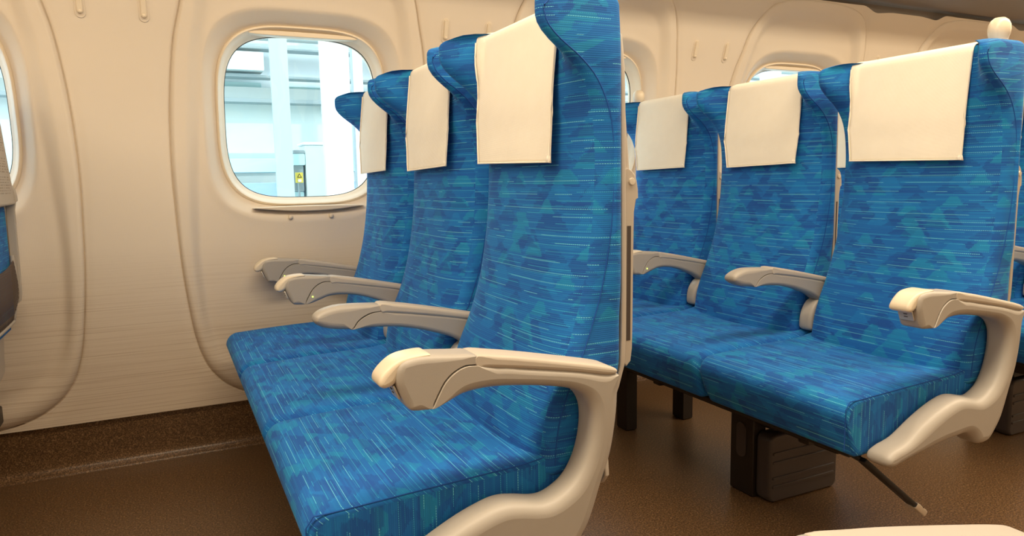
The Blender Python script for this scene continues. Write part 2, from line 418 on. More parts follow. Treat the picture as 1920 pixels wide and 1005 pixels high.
def make_cushion(y0, y1, crisp, parent):
    """front waterfall cushion; crisp = y sign of the sewn aisle edge (0 for none)"""
    V = []; F = []; uvs = []
    st = []
    ri = .022
    def ends(y, s):      # stations near an end
        r = .009 if crisp == s else ri
        return [(y - s*(r-r*sin(pi/2*k/5)), r*(1-cos(pi/2*k/5)) if False else r*(1-sqrt(max(0, 1-((r-(r-r*sin(pi/2*k/5)))/r)**2)))) for k in range(6)]
    L = []
    def inset(y):
        dm = y-y0; dp = y1-y; d = 0
        for s, dd in ((-1, dm), (1, dp)):
            r = .009 if crisp == s else ri
            if dd < r: d = max(d, r-sqrt(max(0, r*r-(r-dd)**2)))
        return d
    ys = set()
    for s, e in ((-1, y0), (1, y1)):
        r = .009 if crisp == s else ri
        for k in range(7): ys.add(round(e-s*r*(1-cos(pi/2*k/6)), 5))
    for k in range(1, 24): ys.add(round(y0+ri+(y1-y0-2*ri)*k/24, 5))
    ys = sorted(ys)
    ym = (y0+y1)/2; hw = (y1-y0)/2
    def prof(y, d):
        a = abs(y-ym)/hw
        s = 1 if y > ym else -1
        rf = .036
        crown = .006*(1-a**4)
        dish = -.010*(1-a*a)
        P = []      # from back bottom -> along bottom to front -> up -> top to back
        xf = -.524+d; zb = .288+d; zt = .410-d
        xb = -.095-d
        P.append((xb, zb+.035))
        for k in range(1, 9):
            P.append((xb+(xf+.03+.024-xb)*k/8, zb+.035*(1-k/8)))
        bx = xf+.030          # bottom front tucked slightly back
        for k in range(1, 5):
            an = pi/2*k/4; P.append((bx+.012*(1-sin(an))+.0, zb+.012*(1-cos(an))))
        for k in range(1, 5):
            t = k/5; P.append((bx+(xf-bx)*(t**.7), zb+.012+(zt-rf-zb-.012)*t))
        for k in range(0, 9):
            an = pi/2*k/8; P.append((xf+rf*(1-cos(an)), zt-rf+rf*sin(an)))
        x0 = xf+rf
        for k in range(1, 23):
            t = k/22; x = x0+(xb-x0)*t
            z = zt + .016*t + (crown*sin(pi*min(1, t*1.4))) + dish*ss(.2, .75, t) + .010*ss(.75, 1, t)
            P.append((x, z))
        return P
    rows = []
    for y in ys:
        d = inset(y); P = prof(y, d); rows.append([(x, y, z) for x, z in P])
    M = len(rows[0])
    arc = [0]
    for i in range(1, M):
        a, b = rows[len(rows)//2][i-1], rows[len(rows)//2][i]; arc.append(arc[-1]+math.hypot(a[0]-b[0], a[2]-b[2]))
    V = [p for r in rows for p in r]
    for i in range(len(rows)-1):
        for j in range(M):
            a = i*M+j; b = i*M+(j+1) % M
            F.append((a, b, b+M, a+M))
            uvs.append(tuple((V[q][1], V[q][0]+V[q][2]) for q in (a, b, b+M, a+M)))
    for lvl, flip in ((0, False), (len(rows)-1, True)):
        f = tuple(lvl*M+j for j in range(M)); f = f[::-1] if not flip else f
        F.append(f); uvs.append(tuple((V[i][2]+.2, V[i][0]+1.0) for i in f))
    # recalc orientation: first quad expected outward; flip all if needed
    o = mesh('seat_cushion', V, F, FAB, parent, uv=uvs, sharp=60)
    import bmesh
    bm = bmesh.new(); bm.from_mesh(o.data); bmesh.ops.recalc_face_normals(bm, faces=bm.faces); bm.to_mesh(o.data); bm.free()
    if crisp:
        y = y0+.002 if crisp < 0 else y1-.002
        P = [(-.511+.41*t, y-crisp*-.0, 0) for t in [k/20 for k in range(21)]]
        PP = []
        for x, yy, _ in P:
            pr = prof(y, .004); tops = [p for p in pr[-23:]]
            PP.append((x, yy, interp([(a, b) for a, b in tops], x)+.0015))
        PP = [(-.5225, y, .310), (-.5225, y, .34), (-.5215, y, .393)] + PP
        tube('seam_piping', PP, .0010, PIPE, o, n=6, smooth=1)
    return o

# armrest outlines in (x, z)
HOUS = [(-.405, .606), (-.401, .615), (-.390, .622), (-.364, .6245), (-.321, .6205), (-.2918, .6165), (-.2918, .6045), (-.309, .6040), (-.3255, .5975), (-.3385, .5863), (-.3475, .5722), (-.355, .558), (-.3575, .5505),
        (-.372, .5495), (-.386, .552), (-.393, .561), (-.400, .577), (-.405, .592)]
LEVER = [(-.358, .6262), (-.380, .6262), (-.400, .6225), (-.416, .612), (-.426, .600), (-.4265, .590), (-.419, .5855), (-.409, .588), (-.402, .594), (-.396, .605), (-.386, .614), (-.370, .619), (-.357, .620)]
PADO = [(-.2908, .6165), (-.25, .611), (-.199, .601), (-.119, .5835), (-.085, .5755), (-.068, .5705), (-.0605, .5655), (-.0625, .5600), (-.072, .5590), (-.090, .5615), (-.137, .572), (-.214, .5865), (-.27, .5955), (-.2908, .599)]
BODY = [(-.357, .5505), (-.3545, .558), (-.347, .572), (-.338, .586), (-.325, .597), (-.309, .6035), (-.290, .603), (-.25, .600), (-.214, .592), (-.137, .578), (-.079, .566), (-.062, .5615), (-.0555, .553), (-.0545, .522), (-.058, .485), (-.068, .434), (-.084, .392), (-.098, .352),
        (-.113, .32), (-.142, .286), (-.166, .278), (-.186, .283), (-.203, .300), (-.222, .310), (-.26, .308), (-.313, .303), (-.395, .291), (-.430, .284), (-.450, .280), (-.464, .283), (-.471, .293), (-.466, .306), (-.446, .3155), (-.425, .320), (-.400, .3285), (-.358, .352), (-.312, .373),
        (-.272, .386), (-.247, .3895), (-.222, .386), (-.192, .379), (-.172, .379), (-.150, .388), (-.132, .402), (-.117, .425), (-.107, .455), (-.103, .486), (-.106, .512), (-.118, .532), (-.140, .545), (-.17, .5525), (-.21, .5595), (-.25, .5645), (-.28, .5655), (-.309, .5625), (-.333, .555)]
SEAMR = [(-.3565, .5515), (-.3545, .558), (-.347, .572), (-.338, .586), (-.325, .597), (-.309, .6035), (-.291, .6035)]
SEAM1 = [(-.352, .571), (-.346, .574), (-.338, .585), (-.3255, .5938), (-.3095, .5998), (-.291, .601)]
SEAMP = [(-.291, .6035), (-.291, .6155)]
ARMB = [(-.357, .5505), (-.3545, .558), (-.347, .572), (-.338, .586), (-.325, .597), (-.309, .6035), (-.290, .603), (-.25, .600), (-.214, .592), (-.137, .578), (-.06, .560), (-.02, .545), (-.02, .49), (-.06, .485), (-.105, .508), (-.139, .530), (-.174, .5455), (-.218, .560),
        (-.262, .567), (-.295, .566), (-.317, .559), (-.343, .5505)]
HOUS1 = [(-.421, .598), (-.416, .606), (-.402, .6135), (-.379, .6185), (-.354, .619), (-.321, .617), (-.2918, .6135), (-.2918, .6018), (-.3095, .6001), (-.326, .5942), (-.3385, .5853), (-.3465, .5745), (-.3525, .5708), (-.372, .572), (-.395, .576), (-.412, .583), (-.420, .590)]
ARMB1 = [(-.352, .5702), (-.346, .574), (-.338, .585), (-.325, .5935), (-.309, .5995), (-.290, .601), (-.25, .598), (-.214, .592), (-.137, .578), (-.06, .560), (-.02, .545), (-.02, .49), (-.06, .485), (-.105, .508), (-.139, .530), (-.174, .5435), (-.218, .557),
         (-.262, .566), (-.311, .570)]
def outline_shift(P, dx=0, dz=0): return [(x+dx, z+dz) for x, z in P]
def make_arm(kind, y, parent, m=1, led=False):
    """kind: 'frame' (aisle side panel), 'lever' (with recline lever) or 'plain' """
    w = .024 if kind == 'frame' else .020
    if kind == 'frame':
        body = slab('side_frame', BODY, y-.030, y+.024, .020, .010, ARM, parent, n=7, seams=[SEAMR])
    else:
        body = slab('armrest', ARMB1 if kind == 'plain' else ARMB, y-w, y+w, .009, .009, ARM, parent, n=5, seams=[SEAM1 if kind == 'plain' else SEAMR])
    slab('armrest_pad', PADO, y-w-(.005 if kind == 'frame' else .0015), y+w+.002, .006, .006, PAD, body, n=4, seams=[SEAMP])
    if kind == 'plain':
        slab('armrest_tip', HOUS1, y-w-.0005, y+w+.0005, .013, .013, ARM, body, n=6, seams=[SEAM1, SEAMP])
    else:
        hs = slab('remote_housing', HOUS, y-w-(.0045 if kind == 'frame' else .0005), y+w+.0005, .010, .010, ARM, body, n=5, seams=[SEAMR, SEAMP])
        lv = slab('recline_lever', LEVER, y-w+.001, y+w-.001, .008, .008, BTN, hs, n=5)
        # power socket plate on the slanted front face
        sk = slab('socket_plate', rrect(0, 0, .031, .021, .002, 3), -.0015, .0015, .0008, .0008, METAL, hs, n=2, smooth_n=1)
        # rotate plate from xz-plane to face the front (-x, slightly down)
        sk.data.transform(Matrix.Translation((-.4025, y, .577)) @ Matrix.Rotation(math.radians(-22), 4, 'Y') @ Matrix.Rotation(math.radians(90), 4, 'Z'))
        for dz in (-.003, .003):
            sl = box('socket_slot', -.004, .004, -.0005, .0012, dz-.0004, dz+.0004, DARK, sk, r=.0003)
            sl.data.transform(Matrix.Translation((-.4040, y, .577)) @ Matrix.Rotation(math.radians(-22), 4, 'Y') @ Matrix.Rotation(math.radians(90), 4, 'Z'))
        if led:
            l = lathe('indicator_lamp', [(.0001, -.0012), (.0018, -.0008), (.0018, .001)], (-.339, y-w-.0003, .568), LED, body, n=12, axis='y')
            tag(l, 'small green glowing lamp')
    return body
def make_pivot(y, parent):
    o = slab('pivot_cover', [(-.150, .445), (-.147, .48), (-.128, .510), (-.10, .520), (-.06, .52), (-.04, .50), (-.04, .445), (-.06, .432), (-.11, .430), (-.14, .432)], y-.022, y+.022, .012, .012, ARM, parent, n=5)
    return o
def make_back_parts(parent, back):
    sh = slab('back_shell', [(-.205, .36), (-.203, .46), (-.207, .60), (-.206, .90), (-.200, 1.05), (-.17, 1.085), (0, 1.09), (.17, 1.085), (.200, 1.05), (.206, .90), (.207, .60), (.203, .46), (.205, .36), (0, .35)],
              -.013, -.004, .002, .003, SHELL, parent, axis='x', n=3)
    slab('fabric_insert', rrect(0, .665, .355, .285, .01), -.006, -.0025, .001, .001, FAB, parent, axis='x', n=2, smooth_n=1)
    # tray table, folded up
    P = [(-.187, .85), (-.186, .90), (-.185, .95), (-.183, 1.03), (-.172, 1.047), (-.10, 1.05), (.10, 1.05), (.172, 1.047), (.183, 1.03), (.185, .95), (.186, .90), (.187, .85), (.1865, .825), (.178, .814), (.09, .812), (-.09, .812), (-.178, .814), (-.1865, .825)]
    tr = slab('tray_table', P, -.007, .011, .004, .006, SHELL, parent, axis='x', n=4)
    for v in tr.data.vertices:
        v.co.x += .011*(1-(v.co.z-.81)/.24*1.5)
    # printed notice (small unreadable lines)
    nb = bpy.data.meshes.new('notice'); V = []; F = []
    rnd = random.Random(3)
    for r in range(22):
        z = .985-.0068*r
        if r in (6, 7, 14): continue
        y = -.15
        while y < .15:
            wdt = rnd.uniform(.004, .018)
            x = .0112+.011*(1-(z-.81)/.24*1.5)+.0002
            i = len(V); V += [(x, y, z), (x, y+wdt, z), (x, y+wdt, z+.0022), (x, y, z+.0022), (x-.0004, y, z), (x-.0004, y+wdt, z), (x-.0004, y+wdt, z+.0022), (x-.0004, y, z+.0022)]
            F += [(i, i+1, i+2, i+3), (i, i+4, i+5, i+1), (i+3, i+2, i+6, i+7)]
            y += wdt+rnd.uniform(.003, .02)
    mesh('printed_notice', V, F, INK, tr, smooth=False)
    # tray hinge arms with screw
    for s in (-1, 1):
        y = s*.192
        A = [(-.004, .866), (.014, .866), (.023, .850), (.026, .822), (.018, .800), (.016, .62), (.012, .555), (-.004, .555), (-.004, .62), (-.002, .80)]
        ar = slab('tray_arm', A, y-.005, y+.005, .002, .002, SHELL, parent, n=2, smooth_n=2)
        lathe('screw', [(.0001, -.0012), (.0052, -.001), (.0058, 0), (.0058, .012), (.0052, .0132), (.0001, .0135)], (.0125, y-.0068, .849), METAL, ar, n=20, axis='y')
        lathe('screw_socket', [(.0001, -.0004), (.0022, -.0003), (.0022, .0146), (.0001, .0147)], (.0125, y-.0076, .849), DARK, ar, n=8, axis='y')
        slab('tray_arm_groove', [(.004, .778), (.0115, .778), (.0105, .59), (.003, .59)], *((y, y+.0054) if s > 0 else (y-.0054, y)), .0003, .0003, BOXM, ar, n=2, smooth_n=1)
    for o_ in (sh,):
        for v in o_.data.vertices: v.co.x -= .040*ss(.57, .42, v.co.z)
    # net pocket with frame
    nf = tube('pocket_frame', [(.004, -.172, .68), (.006, -.173, .60), (-.006, -.173, .515), (-.008, -.16, .502), (-.009, 0, .500), (-.008, .16, .502), (-.006, .173, .515), (.006, .173, .60), (.004, .172, .68)], .0055, SHELL, parent, n=8)
    V = []; F = []
    for i in range(9):
        for j in range(17):
            y = -.170+.340*j/16; z = .668-.168*i/8 - .018*(1-(y/.170)**2)*(1-i/8); V.append((.006-.014*ss(.58, .50, z)+.005*sin(pi*i/8), y, z))
    for i in range(8):
        for j in range(16): a = i*17+j; F.append((a, a+1, a+18, a+17))
    nt_ = mesh('net', V, F, NET, nf); md = nt_.modifiers.new('thickness', 'SOLIDIFY'); md.thickness = .0012
    slab('blue_band', rrect(0, .487, .36, .014, .003, 3), -.034, -.0155, .001, .001, FAB, parent, axis='x', n=2, smooth_n=1)
def make_knob(y, parent):
    o = lathe('grab_knob', [(.0001, .078), (.010, .0765), (.017, .071), (.021, .062), (.022, .052), (.021, .042), (.018, .034), (.0165, .026), (.019, .012), (.024, 0), (.024, -.02), (.0001, -.02)], (-.060, y, 1.105), BTN, parent, n=28)
    return o

def make_seat(kind, label):
    """kind aisle / middle / window; origin on the floor at the seat centre line, backrest plane x=0"""
    k = {'aisle': 0, 'middle': 1, 'window': 2}[kind]
    t = empty('train_seat'); tag(t, label, 'seat', 'blue train seats')
    b = make_backrest(t)
    if kind == 'aisle':
        make_cushion(-.207, .236, -1, t); make_arm('frame', -.238, t); make_knob(-.178, b)
    elif kind == 'middle':
        make_cushion(-.236, .236, 0, t); make_arm('plain', -.238, t); make_pivot(-.238, t)
    else:
        make_cushion(-.236, .205, 0, t); make_arm('lever', -.238, t, led=True); make_pivot(-.238, t)
        make_arm('lever', .236, t, led=True)
    make_back_parts(t, b)
    return t
def make_cover(seed, label, group='headrest covers'):
    """cotton cover draped over the head of a seat, same local frame as the seat"""
    rnd = random.Random(seed)
    top = []      # path in (x,z) per y : front bottom -> up -> over -> back
    NJ = 29; NI1 = 34
    V = []; F = []; uv = []; rows = []
    kink = .97+rnd.uniform(-.01, .01); skew = rnd.uniform(-.004, .004); cT, cB, hT, hB = ((.010, .004, .1505, .145), (-.006, -.013, .147, .134), (-.004, -.010, .146, .135))[seed//3]
    Ls = []
    for i in range(NI1+14):
        row = []
        for j in range(NJ):
            t = -1+2*j/(NJ-1)
            if i <= NI1:
                z = .884+(1.118-.884)*i/NI1; kt = max(0, min(1, (kink-z)/(kink-.884))); cen = cT+(cB-cT)*kt; hw = hT+(hB-hT)*kt + .0022*math.exp(-((z-kink)/.006)**2)
                if i == 0: hw += .001
                y = t*hw+cen
                fl = ss(1.10, .95, z); x = min(front(z, y), (-.0955-.004*(1-ss(.884, .96, z)))*fl+front(z, y)*(1-fl))-.0055
                if z < .95: x += .0008*sin(7*t+seed)*(1-ss(.884, .95, z))
                zz = z+(skew*t)*(1-i/NI1)
                s = 1
            else:
                a = (i-NI1)/13.0
                hw = hT; cen = cT; y = t*hw+cen
                xf = front(1.12, y)-.0055; xb = B0+.004
                # rounded top then down the back
                if a < .25:
                    q_ = a/.25*pi/2; x = xf+.016*(1-cos(q_)); zz = 1.118+.0175*sin(q_)
                elif a < .72:
                    q_ = (a-.25)/.47; x = xf+.016+(xb-.014-xf-.016)*q_; zz = 1.1355+.006*sin(pi*q_)
                elif a < .86:
                    q_ = (a-.72)/.14*pi/2; x = xb-.014+.014*sin(q_); zz = 1.1355-.016*(1-cos(q_))
                else:
                    q_ = (a-.86)/.14; x = xb+.004*q_+.012*q_; zz = 1.1195-.035*q_
            row.append((x, y, zz))
        rows.append(row)
    M = len(rows)
    V = [p for r in rows for p in r]
    for i in range(M-1):
        for j in range(NJ-1):
            a = i*NJ+j; F.append((a, a+1, a+NJ+1, a+NJ))
            uv.append(((j*.012, i*.008), ((j+1)*.012, i*.008), ((j+1)*.012, (i+1)*.008), (j*.012, (i+1)*.008)))
    o = mesh('headrest_cover', V, F, CLOTH, None, uv=uv)
    tag(o, label, 'headrest cover', group)
    md = o.modifiers.new('thickness', 'SOLIDIFY'); md.thickness = .0016; md.offset = 1
    # sewn hems
    hem = []
    for s, jj in ((-1, 0), (1, NJ-1)):
        P = [rows[i][jj] for i in range(0, NI1+2, 2)]
        P = [(x-.0012, y-s*.0015, z) for x, y, z in P]
        tube('hem', P, .0016, CLOTH, o, n=6, smooth=1)
    P = [(x-.0012, y, z+.001) for x, y, z in rows[0][::2]]; tube('hem', P, .0016, CLOTH, o, n=6, smooth=1)
    P = [(x-.0008, y, z) for x, y, z in rows[1]]
    # little folded corner at the aisle-side bottom
    c = rows[0][0]
    mesh('corner_tab', [(c[0]-.002, c[1]-.003, c[2]-.001), (c[0]-.0025, c[1]+.011, c[2]+.0002), (c[0]-.0022, c[1]+.009, c[2]+.006), (c[0]-.002, c[1]-.001, c[2]+.007),
                        (c[0]-.001, c[1]-.004, c[2]-.001), (c[0]-.0015, c[1]+.012, c[2]+.0005), (c[0]-.002, c[1]+.009, c[2]+.012), (c[0]-.001, c[1]-.001, c[2]+.010)],
         [(0, 3, 2, 1), (4, 5, 6, 7), (0, 1, 5, 4), (1, 2, 6, 5), (2, 3, 7, 6), (3, 0, 4, 7)], CLOTH, o)
    return o
def make_base(label):
    t = empty('seat_row_base'); tag(t, label, 'seat base', 'seat row bases')
    box('front_beam', -.375, -.330, .17, 1.38, .225, .275, DARK, t, .006)
    box('rear_beam', -.10, -.055, .17, 1.38, .225, .275, DARK, t, .006)
    for y in (.17, .70, 1.34): box('cross_member', -.465, -.06, y, y+.03, .262, .288, DARK, t, .004)
    box('under_tray', -.475, -.13, .06, 1.38, .276, .290, DARK, t, .004)
    # legs : pairs joined in the fore-aft direction
    for y in (.455, 1.035):
        w = .085 if y < 1 else .06
        box('leg', -.345, -.300, y, y+w, 0, .24, DARK, t, .008)
        box('leg', -.105, -.060, y, y+w, 0, .24, DARK, t, .008)
        if y > 1:
            slab('gusset', [(-.345, .24), (-.345, .16), (-.335, .20), (-.30, .235), (-.28, .24)], y, y+.06, .002, .002, DARK, t, n=2, smooth_n=1)
    # oval opening plate on the aisle-side leg
    pl = slab('vent_plate', rrect(.497, .150, .034, .095, .016, 6), -.349, -.343, .001, .001, BOXM, t, axis='x', n=2, smooth_n=1)
    # rounded ribbed equipment box at the aisle side
    bx = slab('equipment_box', rrect(-.21, .0925, .25, .185, .022, 5), .405, .452, .012, .004, BOXM, t, n=4, smooth_n=1)
    for z in (.045, .068, .110, .135):
        box('rib', -.325, -.10, .4015, .410, z-.004, z+.004, BOXM, bx, .003)
    box('cable_tray', -.32, -.09, .41, .47, .195, .225, BLACK, t, .006)
    # foot pedal that releases the row for turning
    p = slab('foot_pedal', rrect(0, 0, .028, .011, .0045, 3), -.17, 0, .002, .002, BLACK, t, n=2, smooth_n=1)
    a = Vector((-.435, .062, .266)); b = Vector((-.285, .045, .140))
    d = (b-a); L = d.length; zq = d.to_track_quat('Y', 'Z').to_matrix().to_4x4()
    for v in p.data.vertices: v.co.y = (v.co.y+.17)/.17*L
    p.data.transform(Matrix.Translation(a) @ zq)
    p2 = tube('pedal_bracket', [(-.455, .17, .283), (-.455, .12, .282), (-.450, .085, .278), (-.436, .064, .267)], .0075, BLACK, t, n=8)
    tp = slab('pedal_tip', rrect(0, 0, .031, .014, .003, 3), -.001, .036, .002, .003, METAL, p, n=2, smooth_n=1)
    tp.data.transform(Matrix.Translation(b-d.normalized()*.006) @ zq)
    for k in range(3):
        rb = slab('pedal_ridge', rrect(0, .0055, .030, .004, .0015, 2), .006+k*.010, .010+k*.010, .0008, .0008, BLACK if k % 2 else METAL, tp, n=2, smooth_n=1)
        rb.data.transform(Matrix.Translation(b-d.normalized()*.006) @ zq)
    return t
def copy_tree(o, parent=None):
    c = o.copy(); COL.objects.link(c); c.parent = parent
    for ch in o.children: copy_tree(ch, c)
    return c

protos = {k: make_seat(k, 'x') for k in ('aisle', 'middle', 'window')}
covers = {k: make_cover(i*3+1, 'x') for i, k in enumerate(('aisle', 'middle', 'window'))}
base0 = make_base('x')
ROWS = [(0, 'nearest row, central in the photo'), (1, 'second row, right of the nearest row'),
        (-1, 'row cut off by the left edge'), (2, 'farthest row, behind the right edge')]
POSW = {'aisle': 'aisle', 'middle': 'middle', 'window': 'window'}
for r, desc in ROWS:
    for k, kind in enumerate(('aisle', 'middle', 'window')):
        t = protos[kind] if r == 0 else copy_tree(protos[kind])
        c = covers[kind] if r == 0 else copy_tree(covers[kind])
        loc = (r*PITCH, (k+.5)*S, 0)
        t.location = loc; c.location = loc
        t['label'] = 'blue patterned %s seat of the %s' % (kind, desc)
        c['label'] = 'cream cotton cover on the %s seat of the %s' % (kind, desc)
        # the covers are not all laid alike
        c.rotation_euler = (0, 0, 0)
    if r == 1: make_knob(.178, [c_ for c_ in t.children if c_.name.startswith('backrest')][0])
    b = base0 if r == 0 else copy_tree(base0)
    b.location = (r*PITCH, 0, 0)
    b['label'] = 'dark metal legs and beams under the %s' % desc

# two-seat side across the aisle: only its side frame reaches into view (bottom right corner)
def mirror_children(o):
    for c in o.children:
        if c.type == 'MESH':
            c.data = c.data.copy(); c.data.transform(Matrix.Scale(-1, 4, (0, 1, 0))); c.data.flip_normals()
        mirror_children(c)
t = copy_tree(protos['aisle']); mirror_children(t)
t.location = (0, -.618-.238, 0)
t['label'] = 'aisle seat across the aisle, its cream armrest peeking in at the bottom edge'

# ================================================================ FLOOR, WALL, CEILING
X0, X1 = -3.355, 5.485
def grid_strip(name, prof, x0, x1, mat, nx=2):
    V = []; F = []
    for i in range(nx+1):
        for (y, z) in prof: V.append((x0+(x1-x0)*i/nx, y, z))
    n = len(prof)
    for i in range(nx):
        for j in range(n-1): a = i*n+j; F.append((a, a+n, a+n+1, a+1))
    return mesh(name, V, F, mat)
fl = box('floor', X0-.1, X1+.1, -2.1, 1.60, -.05, 0, FLOOR, None, .001); tag(fl, kind='structure')
DP = catmull([(1.512, -.01), (1.514, .003), (1.524, .010), (1.534, .024), (1.532, .06), (1.516, .14), (1.508, .172), (1.515, .182), (1.60, .182)], 5, closed=False)
dv = [(y, z) for y, z in DP] + [(1.60, -.01)]
o = slab('trim_1', [(a, b) for a, b in dv], X0, X1, .0005, .0005, FLOOR, None, axis='x', n=1, smooth_n=1); tag(o, kind='structure')

YT = [(.10, 1.502), (.18, 1.500), (.35, 1.492), (.6, 1.478), (.8, 1.468), (.95, 1.455), (1.05, 1.443), (1.15, 1.425), (1.25, 1.402), (1.35, 1.372), (1.45, 1.340), (1.55, 1.300), (1.62, 1.270), (1.7, 1.235)]
def wy(z): return interps(YT, z)
# seam half-width by height (window panel), window centre height
HWT = [(.165, .05), (.17, .13), (.18, .19), (.20, .245), (.24, .300), (.30, .340), (.38, .364), (.48, .378), (.62, .390), (.80, .3965), (.90, .398), (1.04, .394), (1.15, .386), (1.27, .371), (1.35, .352), (1.42, .335), (1.48, .310), (1.52, .275), (1.545, .225), (1.562, .15), (1.568, .06)]
WC = 1.06; XCW = -.235
def seam_pt(th):
    """ray from the window centre to the seam outline"""
    c, s = cos(th), sin(th); lo, hi = .05, 1.2
    def inside(r):
        x, z = r*c, WC+r*s
        if z < .165 or z > 1.568: return False
        return abs(x) < interps(HWT, z)
    for _ in range(40):
        m_ = (lo+hi)/2
        if inside(m_): lo = m_
        else: hi = m_
    return lo
def rr_pt(th, hw, hh, n=4.0, oz=0):
    c, s = abs(cos(th)), abs(sin(th)); return 1/((c/hw)**n+(s/hh)**n)**(1/n)
ZB, ZTOP = .160, 1.578
def rect_pt(th):
    c, s = cos(th), sin(th); r = 1e9
    if abs(c) > 1e-9: r = min(r, .52/abs(c))
    if s > 1e-9: r = min(r, (ZTOP-WC)/s)
    if s < -1e-9: r = min(r, (ZB-WC)/s)
    return r
def wall_module(idx):
    xc = XCW+idx*PITCH
    angs = [2*pi*k/288 for k in range(288)]
    for cx, cz in ((.52, ZTOP), (-.52, ZTOP), (-.52, ZB), (.52, ZB)): angs.append(atan2(cz-WC, cx) % (2*pi))
    angs = sorted(angs); N = len(angs)
    # ring parameters:  opening(0) .. reveal lip (1) .. seam (2) .. module edge (3)
    rings = []
    for k in range(9): rings.append(('A', k/8))
    for k in range(1, 31): rings.append(('B', k/30))
    for k in range(1, 7): rings.append(('G', k/6))
    for k in range(1, 24): rings.append(('C', k/23))
    V = []; F = []
    RC = {}
    for th in angs:
        RC[th] = (rr_pt(th, .256, .266, 3.6), rr_pt(th, .304, .312, 3.9), seam_pt(th), rect_pt(th))
    for kind, t in rings:
        for th in angs:
            rw, rl, rs, re = RC[th]; g = .0065
            re = max(re, rs+g+.002)
            if kind == 'A': r = rw+(rl-rw)*t
            elif kind == 'B': r = rl+(rs-rl)*t
            elif kind == 'G': r = rs+g*t
            else: r = rs+g+(re-rs-g)*t
            x = r*cos(th); z = WC+r*sin(th); y = wy(z)
            # smooth border ridge proud of the dish
            dish = 0
            ds = rs-r      # distance inside seam
            if kind == 'A': off = .012 + (.052)*(1-t)**1.0*(1 - .0) * (1 if True else 0); off = .011+.059*(1-t)**1.15
            elif kind == 'B':
                off = .012 - .022*ss(.085, .035, ds)*1.0
                off += -.002*(1-ss(0, .03, r-rl))
                off += .010*ss(.008, 0, ds)
            elif kind == 'G': off = .008*sin(pi*t)
            else: off = 0 + .0*(t)
            if kind == 'C': off += -.003*ss(0, .03, r-rs-g)
            # recessed opening follows window plane
            if kind == 'C' or (kind == 'G' and t > .4): z -= .026*ss(.24, .33, abs(x))*ss(1.40, 1.578, z)+.010*ss(.44, .30, abs(x))*ss(1.5, 1.578, z)
            V.append((xc+x, y+off, z))
    for i in range(len(rings)-1):
        for j in range(N):
            a, b = i*N+j, i*N+(j+1) % N; F.append((a, b, b+N, a+N))
    return V, F
NAMES = []
VV = []; FF = []
for idx in range(-3, 6):
    V, F = wall_module(idx); off = len(VV); VV += V; FF += [tuple(a+off for a in f) for f in F]
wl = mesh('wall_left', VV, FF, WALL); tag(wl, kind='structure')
# curl of the wall tops, then the dark rack underside
def top_z(x):
    return 1.595
curl = [(1.345, 1.50), (1.318, 1.60)]
o = grid_strip('trim_2', curl, X0, X1, CEIL); tag(o, kind='structure')
rk = catmull([(1.42, 1.575), (1.36, 1.585), (1.30, 1.588), (1.26, 1.583), (1.20, 1.584), (1.1, 1.593), (.98, 1.61), (.93, 1.625), (.92, 1.65), (.94, 1.672), (1.05, 1.68), (1.42, 1.70)], 5, closed=False)
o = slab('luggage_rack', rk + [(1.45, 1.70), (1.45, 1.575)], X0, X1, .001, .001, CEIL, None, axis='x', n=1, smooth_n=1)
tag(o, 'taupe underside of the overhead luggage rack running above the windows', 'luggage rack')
# rack panel joint line
# ceiling vault
cp = catmull([(1.445, 1.705), (1.47, 1.80), (1.35, 1.98), (1.0, 2.12), (.4, 2.19), (-.3, 2.21), (-1.0, 2.19), (-1.6, 2.12), (-1.95, 1.98), (-2.08, 1.7)], 6, closed=False)
o = grid_strip('ceiling', cp, X0, X1, CEILW); tag(o, kind='structure')
o = box('ceiling_outer', X0, X1, -2.3, 1.75, 2.26, 2.32, CEILW); o.name = 'trim_3'; tag(o, kind='structure')
o = box('wall_right', X0, X1, -2.14, -2.08, 0, 1.8, WALL); tag(o, kind='structure')
for nm, x in (('wall_front', X0), ('wall_rear', X1)):
    o = box(nm, x-.03, x+.03, -2.1, 1.6, 0, 2.25, WALL); tag(o, kind='structure')

